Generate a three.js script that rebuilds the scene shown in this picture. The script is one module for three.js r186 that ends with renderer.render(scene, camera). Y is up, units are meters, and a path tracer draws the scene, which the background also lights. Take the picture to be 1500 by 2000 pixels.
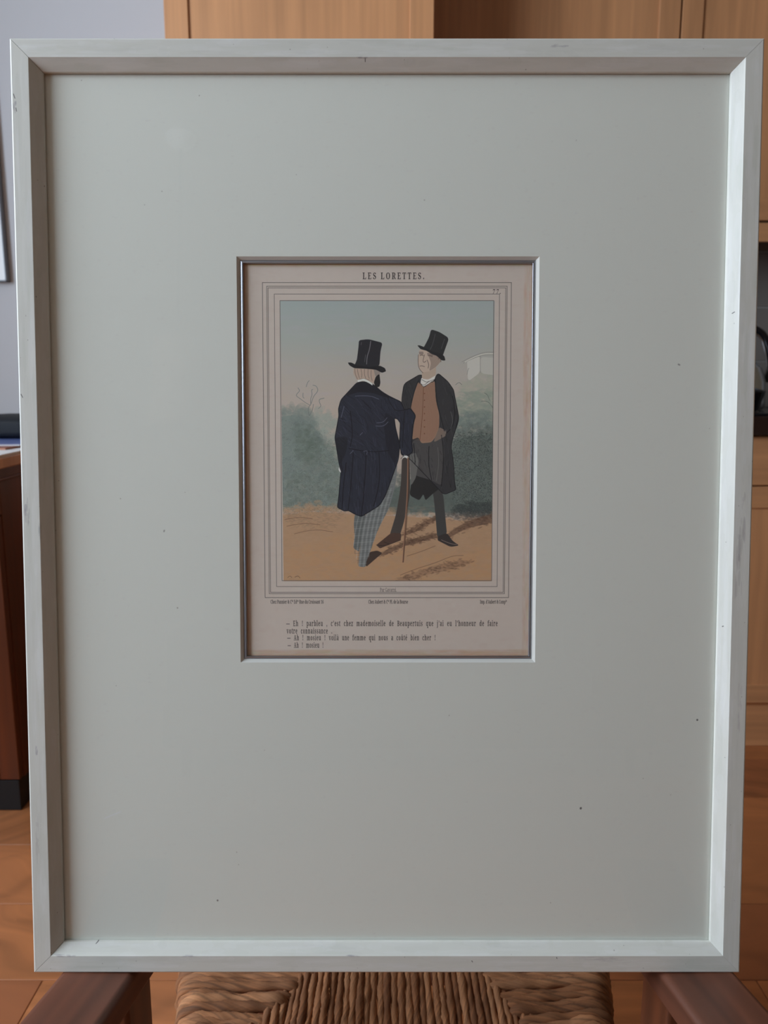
import * as THREE from 'three';
import { RoundedBoxGeometry } from 'three/addons/geometries/RoundedBoxGeometry.js';
import { mergeGeometries } from 'three/addons/utils/BufferGeometryUtils.js';
import { RectAreaLightUniformsLib } from 'three/addons/lights/RectAreaLightUniformsLib.js';

// ---------------------------------------------------------------- camera, sky, light, exposure
const scene = new THREE.Scene();
const DEG = Math.PI / 180;
const camera = new THREE.PerspectiveCamera(67.27, 1500 / 2000, 0.02, 60);
camera.position.set(0, 1.0, 0);
camera.rotation.set(-10 * DEG, 0, 0);
camera.focus = 0.53; camera.userData.fStop = 13;
scene.add(camera);
const renderer = new THREE.WebGLRenderer({ antialias: true });
renderer.toneMapping = THREE.LinearToneMapping;
renderer.toneMappingExposure = 1.0;
renderer.shadowMap.enabled = true;
RectAreaLightUniformsLib.init();
scene.background = new THREE.Color(0.74, 0.87, 1.0);       // overcast sky behind the window
scene.backgroundIntensity = 3.0;
const WIN = { x: -2.0, z0: -0.95, z1: 0.88, y0: 1.1, y1: 2.3 };   // window opening in the left wall
const daylight = new THREE.RectAreaLight(new THREE.Color(0.735, 0.85, 0.985), 15.0, WIN.z1 - WIN.z0 - 0.16, WIN.y1 - WIN.y0 - 0.16);
daylight.position.set(WIN.x + 0.03, (WIN.y0 + WIN.y1) / 2, (WIN.z0 + WIN.z1) / 2);
daylight.lookAt(3, (WIN.y0 + WIN.y1) / 2, (WIN.z0 + WIN.z1) / 2);
scene.add(daylight);

// ---------------------------------------------------------------- helpers
let seed = 20531;
const rnd = () => { seed = (seed * 1664525 + 1013904223) % 4294967296; return seed / 4294967296; };
const rr = (a, b) => a + (b - a) * rnd();
const used = new Map();
function numbered(n) { const k = used.get(n) ?? 0; used.set(n, k + 1); return k ? `${n}_${String(k).padStart(3, '0')}` : n; }
function mesh(name, geo, mat, parent = scene, label) {
  const m = new THREE.Mesh(geo, mat); m.name = numbered(name); m.castShadow = m.receiveShadow = true;
  if (label) m.userData.label = label;
  parent.add(m); return m;
}
function thing(name, label, category, pos = [0, 0, 0], group) {
  const g = new THREE.Group(); g.name = numbered(name); g.position.set(...pos);
  g.userData = { label, category }; if (group) g.userData.group = group;
  scene.add(g); return g;
}
function tag(o, label, category, group) { o.userData.label = label; o.userData.category = category; if (group) o.userData.group = group; return o; }
function struct(name, geo, mat) { const m = mesh(name, geo, mat); m.userData.kind = 'structure'; return m; }

// uv in metres, grain of the texture (v) along the given axis
function metreUV(geo, grain = 'y', off = [0, 0]) {
  if (geo.index) geo = geo.toNonIndexed();
  const p = geo.attributes.position, n = geo.attributes.normal, uv = new Float32Array(p.count * 2);
  for (let i = 0; i < p.count; i++) {
    const P = [p.getX(i), p.getY(i), p.getZ(i)], t = Math.floor(i / 3) * 3;
    let nx = 0, ny = 0, nz = 0;
    for (let k = 0; k < 3; k++) { nx += n.getX(t + k); ny += n.getY(t + k); nz += n.getZ(t + k); }
    nx = Math.abs(nx); ny = Math.abs(ny); nz = Math.abs(nz);
    let axes = nz >= nx && nz >= ny ? [0, 1] : nx >= ny ? [2, 1] : [0, 2];
    const g = 'xyz'.indexOf(grain);
    if (axes[0] === g) axes = [axes[1], axes[0]];
    uv[2 * i] = P[axes[0]] + off[0]; uv[2 * i + 1] = P[axes[1]] + off[1];
  }
  geo.setAttribute('uv', new THREE.BufferAttribute(uv, 2));
  return geo;
}
// box between two corners, edges rounded by r
function box(x0, x1, y0, y1, z0, z1, r = 0.002, grain = 'y', seg = 1) {
  const w = x1 - x0, h = y1 - y0, d = z1 - z0;
  const g = r > 0 ? new RoundedBoxGeometry(w, h, d, seg, Math.min(r, w / 2.01, h / 2.01, d / 2.01)) : new THREE.BoxGeometry(w, h, d);
  g.translate((x0 + x1) / 2, (y0 + y1) / 2, (z0 + z1) / 2);
  return metreUV(g, grain);
}
// periodic value noise
const NT = new Float32Array(65536); for (let i = 0; i < 65536; i++) NT[i] = rnd();
function vnoise(x, y, px, py) {
  const xi = Math.floor(x), yi = Math.floor(y), fx = x - xi, fy = y - yi, sx = fx * fx * (3 - 2 * fx), sy = fy * fy * (3 - 2 * fy);
  const L = (a, b) => NT[((((a % px) + px) % px) * 157 + (((b % py) + py) % py) * 1013 + px * 37) & 65535];
  const a = L(xi, yi), b = L(xi + 1, yi), c = L(xi, yi + 1), d = L(xi + 1, yi + 1);
  return a + (b - a) * sx + (c - a) * sy + (a - b - c + d) * sx * sy;
}
function fbm(u, v, fu, fv, oct = 4) {
  let s = 0, a = 0.5, t = 0;
  for (let i = 0; i < oct; i++) { s += a * vnoise(u * fu, v * fv, fu, fv); t += a; a *= 0.5; fu *= 2; fv *= 2; }
  return s / t;
}
function dataTex(w, h, fn, srgb = true) {
  const d = new Uint8Array(w * h * 4);
  for (let j = 0; j < h; j++) for (let i = 0; i < w; i++) {
    const c = fn(i / w, j / h), k = 4 * (j * w + i);
    for (let q = 0; q < 3; q++) d[k + q] = Math.max(0, Math.min(255, Math.round(c[q])));
    d[k + 3] = 255;
  }
  const t = new THREE.DataTexture(d, w, h); t.wrapS = t.wrapT = THREE.RepeatWrapping;
  t.magFilter = THREE.LinearFilter; t.minFilter = THREE.LinearMipmapLinearFilter; t.generateMipmaps = true;
  if (srgb) t.colorSpace = THREE.SRGBColorSpace;
  t.needsUpdate = true; return t;
}
function canvasTex(w, h, draw) {
  const c = document.createElement('canvas'); c.width = w; c.height = h; draw(c.getContext('2d'), w, h);
  const t = new THREE.CanvasTexture(c); t.colorSpace = THREE.SRGBColorSpace; t.magFilter = THREE.LinearFilter; return t;
}
const grainTex = (base, amp, streak, fig) => dataTex(512, 512, (u, v) => {
  const a = fbm(u, v, 48, 2, 3) - 0.5, b = fbm(u, v, 5, 2, 3) - 0.5, c = fbm(u, v, 128, 6, 2) - 0.5;
  const f = 1 + amp * (a * streak + b * fig + c * 0.5);
  return [base[0] * f, base[1] * (f * 1.02 - 0.02), base[2] * (f * 1.05 - 0.05)];
});

// ---------------------------------------------------------------- materials
const std = (o) => new THREE.MeshStandardMaterial({ roughness: 0.8, ...o });
const M = {
  wall: std({ color: 0xd9dbe0, roughness: 0.95 }),
  wallWarm: std({ color: 0x94846c, roughness: 0.95 }),
  ceiling: std({ color: 0xb3ada2, roughness: 0.95 }),
  white: std({ color: 0xe9e9e6, roughness: 0.5 }),
  birch: std({ map: grainTex([203, 147, 102], 0.16, 0.8, 0.8), roughness: 0.42 }),
  dark: std({ map: grainTex([96, 52, 30], 0.5, 1, 0.9), roughness: 0.5 }),
  armWood: std({ map: grainTex([112, 64, 44], 0.7, 1.1, 1.0), roughness: 0.52 }),
  side: std({ map: grainTex([88, 40, 16], 0.45, 0.9, 1), roughness: 0.4 }),
  sideTop: std({ map: grainTex([196, 146, 110], 0.2, 0.9, 0.8), roughness: 0.35 }),
  black: std({ color: 0x17181a, roughness: 0.6 }),
  worktop: std({ color: 0x2a1a16, roughness: 0.25 }),
  tile: std({ color: 0x7d7773, roughness: 0.22 }),
  grout: std({ color: 0x9a9894, roughness: 0.9 }),
  steel: std({ color: 0xc4c7ca, roughness: 0.22, metalness: 1 }),
  blackGloss: std({ color: 0x14161b, roughness: 0.12 }),
  silver: std({ color: 0xa9acb4, roughness: 0.36, metalness: 1 }),
  paperCore: std({ color: 0xe4e3dc, roughness: 0.9 }),
  board: std({ color: 0x8d7a60, roughness: 0.95 }),
  glass: new THREE.MeshPhysicalMaterial({ color: 0xffffff, transmission: 1, thickness: 0, roughness: 0, ior: 1.5 }),
};

// ---------------------------------------------------------------- the room
const X0 = -2.0, X1 = 3.0, ZB = -2.56, ZF = 3.6, H = 2.5, T = 0.12;
const floor = struct('floor', box(X0 - T, X1 + T, -0.16, -0.014, ZB - T, ZF + T, 0), std({ color: 0x3a2415 }));
struct('ceiling', box(X0 - T, X1 + T, H, H + T, ZB - T, ZF + T, 0), M.ceiling);
const wallBack = struct('wall_back', box(X0 - T, X1 + T, -0.014, H, ZB - T, ZB, 0), M.wall);
struct('wall_right', box(X1, X1 + T, -0.014, H, ZB, ZF, 0), M.wallWarm);
struct('wall_front', box(X0 - T, X1 + T, -0.014, H, ZF, ZF + T, 0), M.wallWarm);
struct('wall_left', mergeGeometries([
  box(X0 - T, X0, -0.014, H, ZB, WIN.z0, 0), box(X0 - T, X0, -0.014, H, WIN.z1, ZF, 0),
  box(X0 - T, X0, -0.014, WIN.y0, WIN.z0, WIN.z1, 0), box(X0 - T, X0, WIN.y1, H, WIN.z0, WIN.z1, 0)]), M.wall);
{ // window with its frame, mullion, panes and sill
  const w = new THREE.Group(); w.name = 'window_1'; w.userData.kind = 'structure'; scene.add(w);
  const xa = X0 - 0.09, xb = X0 - 0.04, f = 0.06, zm = (WIN.z0 + WIN.z1) / 2;
  mesh('window_frame', mergeGeometries([
    box(xa, xb, WIN.y0, WIN.y0 + f, WIN.z0, WIN.z1, 0.003), box(xa, xb, WIN.y1 - f, WIN.y1, WIN.z0, WIN.z1, 0.003),
    box(xa, xb, WIN.y0 + f, WIN.y1 - f, WIN.z0, WIN.z0 + f, 0.003), box(xa, xb, WIN.y0 + f, WIN.y1 - f, WIN.z1 - f, WIN.z1, 0.003),
    box(xa, xb, WIN.y0 + f, WIN.y1 - f, zm - 0.04, zm + 0.04, 0.003)]), M.white, w);
  for (const [a, b] of [[WIN.z0 + f, zm - 0.04], [zm + 0.04, WIN.z1 - f]]) {
    const g = new THREE.PlaneGeometry(b - a, WIN.y1 - WIN.y0 - 2 * f); g.rotateY(Math.PI / 2);
    g.translate((xa + xb) / 2, (WIN.y0 + WIN.y1) / 2, (a + b) / 2); mesh('pane', g, M.glass, w);
  }
  mesh('window_sill', box(X0 + 0.001, X0 + 0.12, WIN.y0 - 0.035, WIN.y0 - 0.005, WIN.z0 - 0.05, WIN.z1 + 0.05, 0.004), M.white, w);
}
{ // laminate floor, every board a piece: rows run left to right, 19 cm wide
  const tex = [0, 1, 2].map((k) => dataTex(512, 512, (u, v) => {
    const warp = fbm(u, v, 3, 2, 3) * 0.5, a = fbm(u + warp, v, 40, 3, 3) - 0.5, b = fbm(u, v, 6, 3, 3) - 0.5;
    const ring = Math.pow(Math.abs(Math.sin((u * 9 + fbm(u, v, 4, 3, 2) * 3.2 + v * 2) * Math.PI)), 14) * (fbm(u, v, 12, 4, 2) > 0.52 ? 0.14 : 0.03);
    const f = 1 + 0.2 * a + 0.16 * b - ring * 0.6, t = [1, 0.93, 1.07][k];
    return [172 * f * t, 109 * f * t * (k === 1 ? 0.97 : 1), 67 * f * t];
  }));
  const mats = tex.map((map) => std({ map, roughness: 0.38 }));
  const W = 0.19, L = 1.2, bz = -1.138;
  let row = 0;
  for (let z = bz - 8 * W; z < ZF; z += W, row++) {
    const za = Math.max(z, ZB + 0.001), zb = Math.min(z + W, ZF - 0.001); if (zb - za < 0.01) continue;
    // the row ends at z = -0.948 has a joint at x = -0.574
    const start = -0.574 - 2 * L + (((row - 8) * 0.43) % L);
    for (let x = start; x < X1; x += L) {
      const xa = Math.max(x, X0 + 0.001), xb = Math.min(x + L, X1 - 0.001); if (xb - xa < 0.02) continue;
      const g = box(xa + 0.0006, xb - 0.0006, -0.0138, 0, za + 0.0006, zb - 0.0006, 0.0012, 'x');
      const uv = g.attributes.uv, du = rnd(), dv = rnd(); for (let i = 0; i < uv.count; i++) uv.setXY(i, uv.getX(i) + du, uv.getY(i) + dv);
      mesh('floor_board', g, mats[Math.floor(rnd() * 3)], floor);
    }
  }
}

// ---------------------------------------------------------------- kitchen units
// a door or drawer front with a frame of two stiles and two rails around a recessed panel; front face at z
function framedDoor(parent, x0, x1, y0, y1, z, s = 0.056, sb = s, extra) {
  const d = new THREE.Group(); d.name = numbered('door'); parent.add(d);
  const zb = z - 0.02;
  mesh('stile', box(x0, x0 + s, y0, y1, zb, z, 0.0018, 'y', 2), M.birch, d);
  mesh('stile', box(x1 - s, x1, y0, y1, zb, z, 0.0018, 'y', 2), M.birch, d);
  mesh('rail', box(x0 + s, x1 - s, y1 - s, y1, zb, z, 0.0018, 'x', 2), M.birch, d);
  mesh('rail', box(x0 + s, x1 - s, y0, y0 + sb, zb, z, 0.0018, 'x', 2), M.birch, d);
  mesh('panel', box(x0 + s, x1 - s, y0 + sb, y1 - s, zb + 0.004, z - 0.006, 0, 'y'), M.birch, d);
  if (extra) extra(d);
  return d;
}
function bowHandle(d, x, y, z, len) {
  const c = new THREE.CatmullRomCurve3([[x, y - len / 2, z], [x, y - len / 2, z + 0.022], [x, y, z + 0.03], [x, y + len / 2, z + 0.022], [x, y + len / 2, z]].map((p) => new THREE.Vector3(...p)));
  mesh('handle', new THREE.TubeGeometry(c, 24, 0.005, 8), M.steel, d);
}
{
  const t = thing('tall_cabinet', 'tall pale birch larder cabinet standing forward beside the bare wall', 'cabinet');
  const x0 = -0.5105, x1 = 0.116, zf = -1.957;
  mesh('carcass', box(x0, x1, 0.1, 2.25, ZB + 0.003, zf - 0.021, 0.001), M.birch, t);
  mesh('plinth', box(x0 + 0.01, x1 - 0.01, 0.001, 0.1, ZB + 0.05, zf - 0.07, 0), M.birch, t);
  framedDoor(t, x0, x1, 1.02, 2.25, zf, 0.056, 0.056, (d) => bowHandle(d, x0 + 0.03, 1.2, zf, 0.13));
  framedDoor(t, x0, x1, 0.105, 1.016, zf, 0.056, 0.056, (d) => bowHandle(d, x0 + 0.03, 0.9, zf, 0.13));
}
for (const [x0, x1, label] of [[0.1185, 0.785, 'birch wall cabinet in the shaded corner next to the tall larder'], [0.789, 1.42, 'birch wall cabinet above the worktop and the grey tiles']]) {
  const t = thing('wall_cabinet', label, 'cabinet'), zf = -2.23;
  mesh('carcass', box(x0, x1, 1.43, 2.25, ZB + 0.014, zf - 0.021, 0.001), M.birch, t);
  framedDoor(t, x0, x1 - 0.001, 1.424, 2.25, zf, 0.056, 0.056, (d) => bowHandle(d, x1 - 0.03, 1.55, zf, 0.13));
  mesh('pelmet', box(x0, x1, 1.368, 1.418, zf - 0.02, zf - 0.004, 0.001, 'x'), M.birch, t);
}
for (const [x0, x1, label] of [[0.1185, 0.716, 'birch base cabinet next to the tall larder under the dark worktop'], [0.72, 1.32, 'birch base cabinet with drawer below the kettle and worktop'], [1.324, 1.924, 'birch base cabinet at the far end of the worktop']]) {
  const t = thing('base_cabinet', label, 'cabinet'), zf = -1.957;
  mesh('carcass', box(x0, x1, 0.131, 0.852, ZB + 0.003, zf - 0.021, 0.001), M.birch, t);
  const dr = new THREE.Group(); dr.name = numbered('drawer'); t.add(dr);
  mesh('drawer_front', box(x0 + 0.001, x1 - 0.001, 0.7245, 0.849, zf - 0.02, zf, 0.0018, 'x', 2), M.birch, dr);
  framedDoor(t, x0 + 0.001, x1 - 0.001, 0.131, 0.7205, zf, 0.056, 0.05);
  mesh('plinth', box(x0, x1, 0.001, 0.1285, ZB + 0.05, zf - 0.014, 0, 'x'), M.birch, t);
}
tag(mesh('worktop', box(0.1185, 1.93, 0.8525, 0.9, ZB + 0.014, -1.937, 0.003, 'x', 2), M.worktop), 'dark brown polished worktop above the birch base cabinets', 'worktop');
{ // tiled splashback, tiles 17 cm, part of the back wall
  const base = mesh('splashback', box(0.12, 2.0, 0.9005, 1.43, ZB + 0.0005, ZB + 0.006, 0), M.grout, wallBack);
  for (let r = 0; r < 3; r++) for (let c = 0; c < 11; c++) {
    const y = 1.219 - 0.001 + (r - 1) * 0.171, x = 0.125 + c * 0.17;
    const y0 = Math.max(y + 0.0015, 0.902), y1 = Math.min(y + 0.1695, 1.4285);
    if (y1 - y0 > 0.01) mesh('tile', box(x + 0.002, x + 0.168, y0 + 0.001, y1 - 0.001, ZB + 0.003, ZB + 0.0105 + rr(-0.0005, 0.0005), 0.0015), M.tile, base);
  }
  for (let c = 0; c < 11; c++) mesh('tile', box(0.125 + c * 0.17 + 0.0015, 0.125 + c * 0.17 + 0.1685, 0.902, 1.0455, ZB + 0.003, ZB + 0.0105, 0.0015), M.tile, base);
}
const lathe = (pts, n = 48) => new THREE.LatheGeometry(pts.map(([x, y]) => new THREE.Vector2(x, y)), n);
{ // hob, kettle and pan on the worktop
  const hob = thing('hob', 'black glass hob set on the dark worktop under the kettle', 'hob', [1.08, 0.9005, -2.24]);
  mesh('glass_plate', box(-0.29, 0.29, 0, 0.006, -0.25, 0.25, 0.002), M.blackGloss, hob);
  for (const [x, z] of [[-0.14, 0.11], [0.14, 0.11], [-0.12, -0.11], [0.14, -0.11]]) {
    const g = new THREE.TorusGeometry(0.08, 0.0012, 6, 48); g.rotateX(Math.PI / 2); g.translate(x, 0.0062, z); mesh('cooking_zone', g, std({ color: 0x6a6c70, roughness: 0.4 }), hob);
  }
  const k = thing('kettle', 'polished steel kettle with an arched black handle on the hob', 'kettle', [1.002, 0.9085, -2.25]);
  mesh('body', lathe([[0, 0], [0.086, 0], [0.091, 0.004], [0.092, 0.02], [0.089, 0.075], [0.078, 0.115], [0.06, 0.132], [0.05, 0.136], [0, 0.137]]), M.steel, k);
  mesh('lid', lathe([[0, 0.1372], [0.049, 0.1372], [0.047, 0.141], [0.025, 0.147], [0.008, 0.15], [0.007, 0.156], [0.013, 0.161], [0.013, 0.167], [0.006, 0.171], [0, 0.1715]]), M.steel, k);
  const arch = (r, dy) => new THREE.CatmullRomCurve3([[-0.098, 0.1, 0], [-0.106, 0.15, 0], [-0.085, 0.205, 0], [-0.045, 0.228, 0], [0, 0.233, 0], [0.045, 0.228, 0], [0.08, 0.208, 0], [0.1, 0.165, 0], [0.108, 0.12, 0], [0.098, 0.075, 0]].map((p) => new THREE.Vector3(p[0] * r, p[1] + dy, p[2])));
  mesh('handle', new THREE.TubeGeometry(arch(1, 0), 64, 0.0095, 12), M.blackGloss, k, 'arched black handle');
  mesh('handle_strip', new THREE.TubeGeometry(arch(0.905, -0.008), 64, 0.003, 8), M.steel, k);
  const sp = new THREE.CylinderGeometry(0.009, 0.017, 0.09, 20); sp.rotateZ(0.9); sp.translate(-0.105, 0.08, 0.0); mesh('spout', sp, M.steel, k);
  const p = thing('saucepan', 'small glossy black saucepan in front of the steel kettle', 'pan', [0.93, 0.9085, -2.075]);
  mesh('body', lathe([[0, 0], [0.058, 0], [0.066, 0.006], [0.078, 0.05], [0.08, 0.052], [0.078, 0.054], [0.074, 0.05], [0.062, 0.01], [0, 0.006]]), M.blackGloss, p);
  mesh('lid', lathe([[0, 0.079], [0.012, 0.078], [0.013, 0.07], [0.04, 0.067], [0.073, 0.055], [0.073, 0.0535], [0, 0.0535]]), M.blackGloss, p);
  const hd = new THREE.CapsuleGeometry(0.009, 0.13, 6, 12); hd.rotateZ(Math.PI / 2 - 0.12); hd.translate(-0.155, 0.052, 0); mesh('handle', hd, M.black, p);
}

// ---------------------------------------------------------------- sideboard with papers and pouch, picture on the wall
{
  const zf = -1.647, xr = -0.842, xl = -1.85, zb = -2.4;
  const t = thing('sideboard', 'red brown wooden sideboard with a pale wooden top and black plinth', 'sideboard');
  mesh('top', box(xl - 0.015, xr + 0.013, 0.802, 0.826, zb - 0.01, zf + 0.03, 0.003, 'x', 2), M.sideTop, t, 'pale varnished top');
  mesh('beading', box(xl - 0.003, xr + 0.0035, 0.772, 0.780, zb, zf + 0.0035, 0.003, 'z', 2), M.side, t);
  mesh('body', mergeGeometries([box(xl, xr, 0.0765, 0.8015, zb, zf - 0.022, 0.002), box(xl, xr, 0.7, 0.8015, zf - 0.022, zf, 0.002)]), M.side, t);
  const n = 2, w = (xr - xl) / n;
  for (let i = 0; i < n; i++) {
    const d = new THREE.Group(); d.name = numbered('door'); t.add(d);
    const a = xl + i * w + 0.001, b = xl + (i + 1) * w - 0.001, s = 0.045;
    mesh('stile', box(a, a + s, 0.08, 0.697, zf - 0.02, zf, 0.002, 'y', 2), M.side, d); mesh('stile', box(b - s, b, 0.08, 0.697, zf - 0.02, zf, 0.002, 'y', 2), M.side, d);
    mesh('rail', box(a + s, b - s, 0.08, 0.08 + s, zf - 0.02, zf, 0.002, 'x', 2), M.side, d); mesh('rail', box(a + s, b - s, 0.697 - s, 0.697, zf - 0.02, zf, 0.002, 'x', 2), M.side, d);
    mesh('panel', box(a + s, b - s, 0.08 + s, 0.697 - s, zf - 0.018, zf - 0.009, 0, 'y'), M.side, d);
    const kn = lathe([[0, 0.022], [0.009, 0.02], [0.011, 0.014], [0.005, 0.006], [0.006, 0]], 20); kn.rotateX(Math.PI / 2); kn.translate(i ? a + 0.022 : b - 0.022, 0.45, zf); mesh('knob', kn, M.side, d);
  }
  mesh('plinth', box(xl + 0.01, xr - 0.006, 0.001, 0.0755, zb, zf - 0.004, 0.001), M.black, t, 'black plinth');
  // sheets and magazines, one above the other
  const pile = (name, label, cat, x, y, z, w, h, d, turn, m, leaf) => {
    const g = thing(name, label, cat, [x, y, z]); g.rotation.y = turn;
    mesh('cover', box(-w / 2, w / 2, h * 0.85, h, -d / 2, d / 2, 0.0006), m, g);
    mesh('pages', box(-w / 2 + 0.002, w / 2 - 0.002, 0, h * 0.84, -d / 2 + 0.002, d / 2 - 0.002, 0), leaf, g);
    return g;
  };
  const leafW = std({ color: 0xe8e8ea, roughness: 0.7 });
  pile('paper_stack', 'white sheets of paper lying near the sideboard edge', 'paper', -0.985, 0.8263, -1.86, 0.3, 0.006, 0.42, 0.02, leafW, leafW);
  pile('magazine', 'red brown magazine lying on the white sheets of paper', 'magazine', -1.0, 0.8326, -1.93, 0.27, 0.005, 0.3, -0.05, std({ color: 0x93503a, roughness: 0.4 }), std({ color: 0xb78068 }));
  pile('magazine', 'blue and white magazine on top of the red brown one', 'magazine', -1.0, 0.8379, -1.95, 0.25, 0.004, 0.28, 0.1, std({ color: 0x6f7fb8, roughness: 0.3 }), leafW);
  const b = thing('zip_pouch', 'black soft pouch lying on the magazines on the sideboard', 'pouch', [-1.02, 0.8422, -2.06]);
  const pg = new THREE.SphereGeometry(1, 48, 28), pp = pg.attributes.position;
  for (let i = 0; i < pp.count; i++) {
    let x = pp.getX(i), y = pp.getY(i), z = pp.getZ(i);
    const se = (q, e) => Math.sign(q) * Math.pow(Math.abs(q), e);
    x = se(x, 0.45) * 0.22; z = se(z, 0.5) * 0.1; y = se(y, 0.5) * 0.028 * (1 + 0.12 * Math.sin(x * 21 + 1) * (y > 0 ? 1 : 0)) + 0.028;
    pp.setXYZ(i, x, Math.max(y, 0), z);
  }
  pg.computeVertexNormals(); mesh('body', pg, std({ color: 0x151920, roughness: 0.75 }), b);
  const zc = new THREE.CatmullRomCurve3([[-0.19, 0.045, 0.075], [-0.08, 0.049, 0.083], [0.08, 0.046, 0.083], [0.19, 0.044, 0.075]].map((q) => new THREE.Vector3(...q)));
  mesh('zip', new THREE.TubeGeometry(zc, 30, 0.003, 6), M.black, b);
  const pc = thing('wall_picture', 'white panel in a thin grey frame hanging on the back wall above the sideboard', 'picture', [-1.5, 1.297, ZB + 0.001]);
  const hw = 0.303, ph = 0.75;
  mesh('panel', box(-hw + 0.004, hw - 0.004, 0.004, ph - 0.004, 0.002, 0.028, 0), std({ color: 0xf2f5f8, roughness: 0.25 }), pc);
  mesh('frame', mergeGeometries([box(-hw, -hw + 0.0038, 0, ph, 0.001, 0.03, 0.001), box(hw - 0.0038, hw, 0, ph, 0.001, 0.03, 0.001), box(-hw, hw, 0, 0.0038, 0.001, 0.03, 0.001), box(-hw, hw, ph - 0.0038, ph, 0.001, 0.03, 0.001)]), std({ color: 0x75777c, roughness: 0.4, metalness: 0.6 }), pc);
}

// ---------------------------------------------------------------- what the picture glass mirrors: sofa and hanging lamp at the other end of the room
{
  const s = thing('sofa', 'brown grey upholstered sofa standing against the far wall behind the viewer', 'sofa', [0.1, 0, 2.5]);
  const fab = std({ color: 0x584e46, roughness: 0.95 });
  mesh('base', box(-0.99, 0.99, 0.12, 0.3, -0.45, 0.45, 0.03, 'x', 3), fab, s);
  mesh('backrest', box(-0.99, 0.99, 0.302, 0.87, 0.2, 0.45, 0.07, 'x', 4), fab, s);
  for (const x of [-0.87, 0.87]) mesh('armrest', box(x - 0.115, x + 0.115, 0.302, 0.6, -0.45, 0.198, 0.06, 'x', 4), fab, s);
  for (const x of [-0.375, 0.375]) mesh('seat_cushion', box(x - 0.37, x + 0.37, 0.302, 0.45, -0.44, 0.195, 0.05, 'x', 4), fab, s);
  for (const x of [-0.9, 0.9]) for (const z of [-0.38, 0.38]) mesh('leg', new THREE.CylinderGeometry(0.025, 0.018, 0.119, 16).translate(x, 0.06, z), M.dark, s);
  const l = thing('pendant_lamp', 'hanging lamp with a tall brown drum shade in front of the sofa', 'lamp', [-0.78, -0.04, 1.8]);
  mesh('shade', new THREE.CylinderGeometry(0.085, 0.1, 0.33, 32, 1, true).translate(0, 1.58, 0), std({ color: 0x8a7462, roughness: 0.9, side: THREE.DoubleSide }), l);
  mesh('shade_ring', new THREE.CylinderGeometry(0.084, 0.084, 0.006, 32).translate(0, 1.74, 0), M.black, l);
  mesh('cord', new THREE.CylinderGeometry(0.004, 0.004, 0.775, 8).translate(0, 2.133, 0), M.black, l);
  mesh('ceiling_rose', lathe([[0, -0.05], [0.03, -0.045], [0.055, -0.02], [0.058, 0]], 28).translate(0, 2.539, 0), M.white, l);
}
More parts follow.
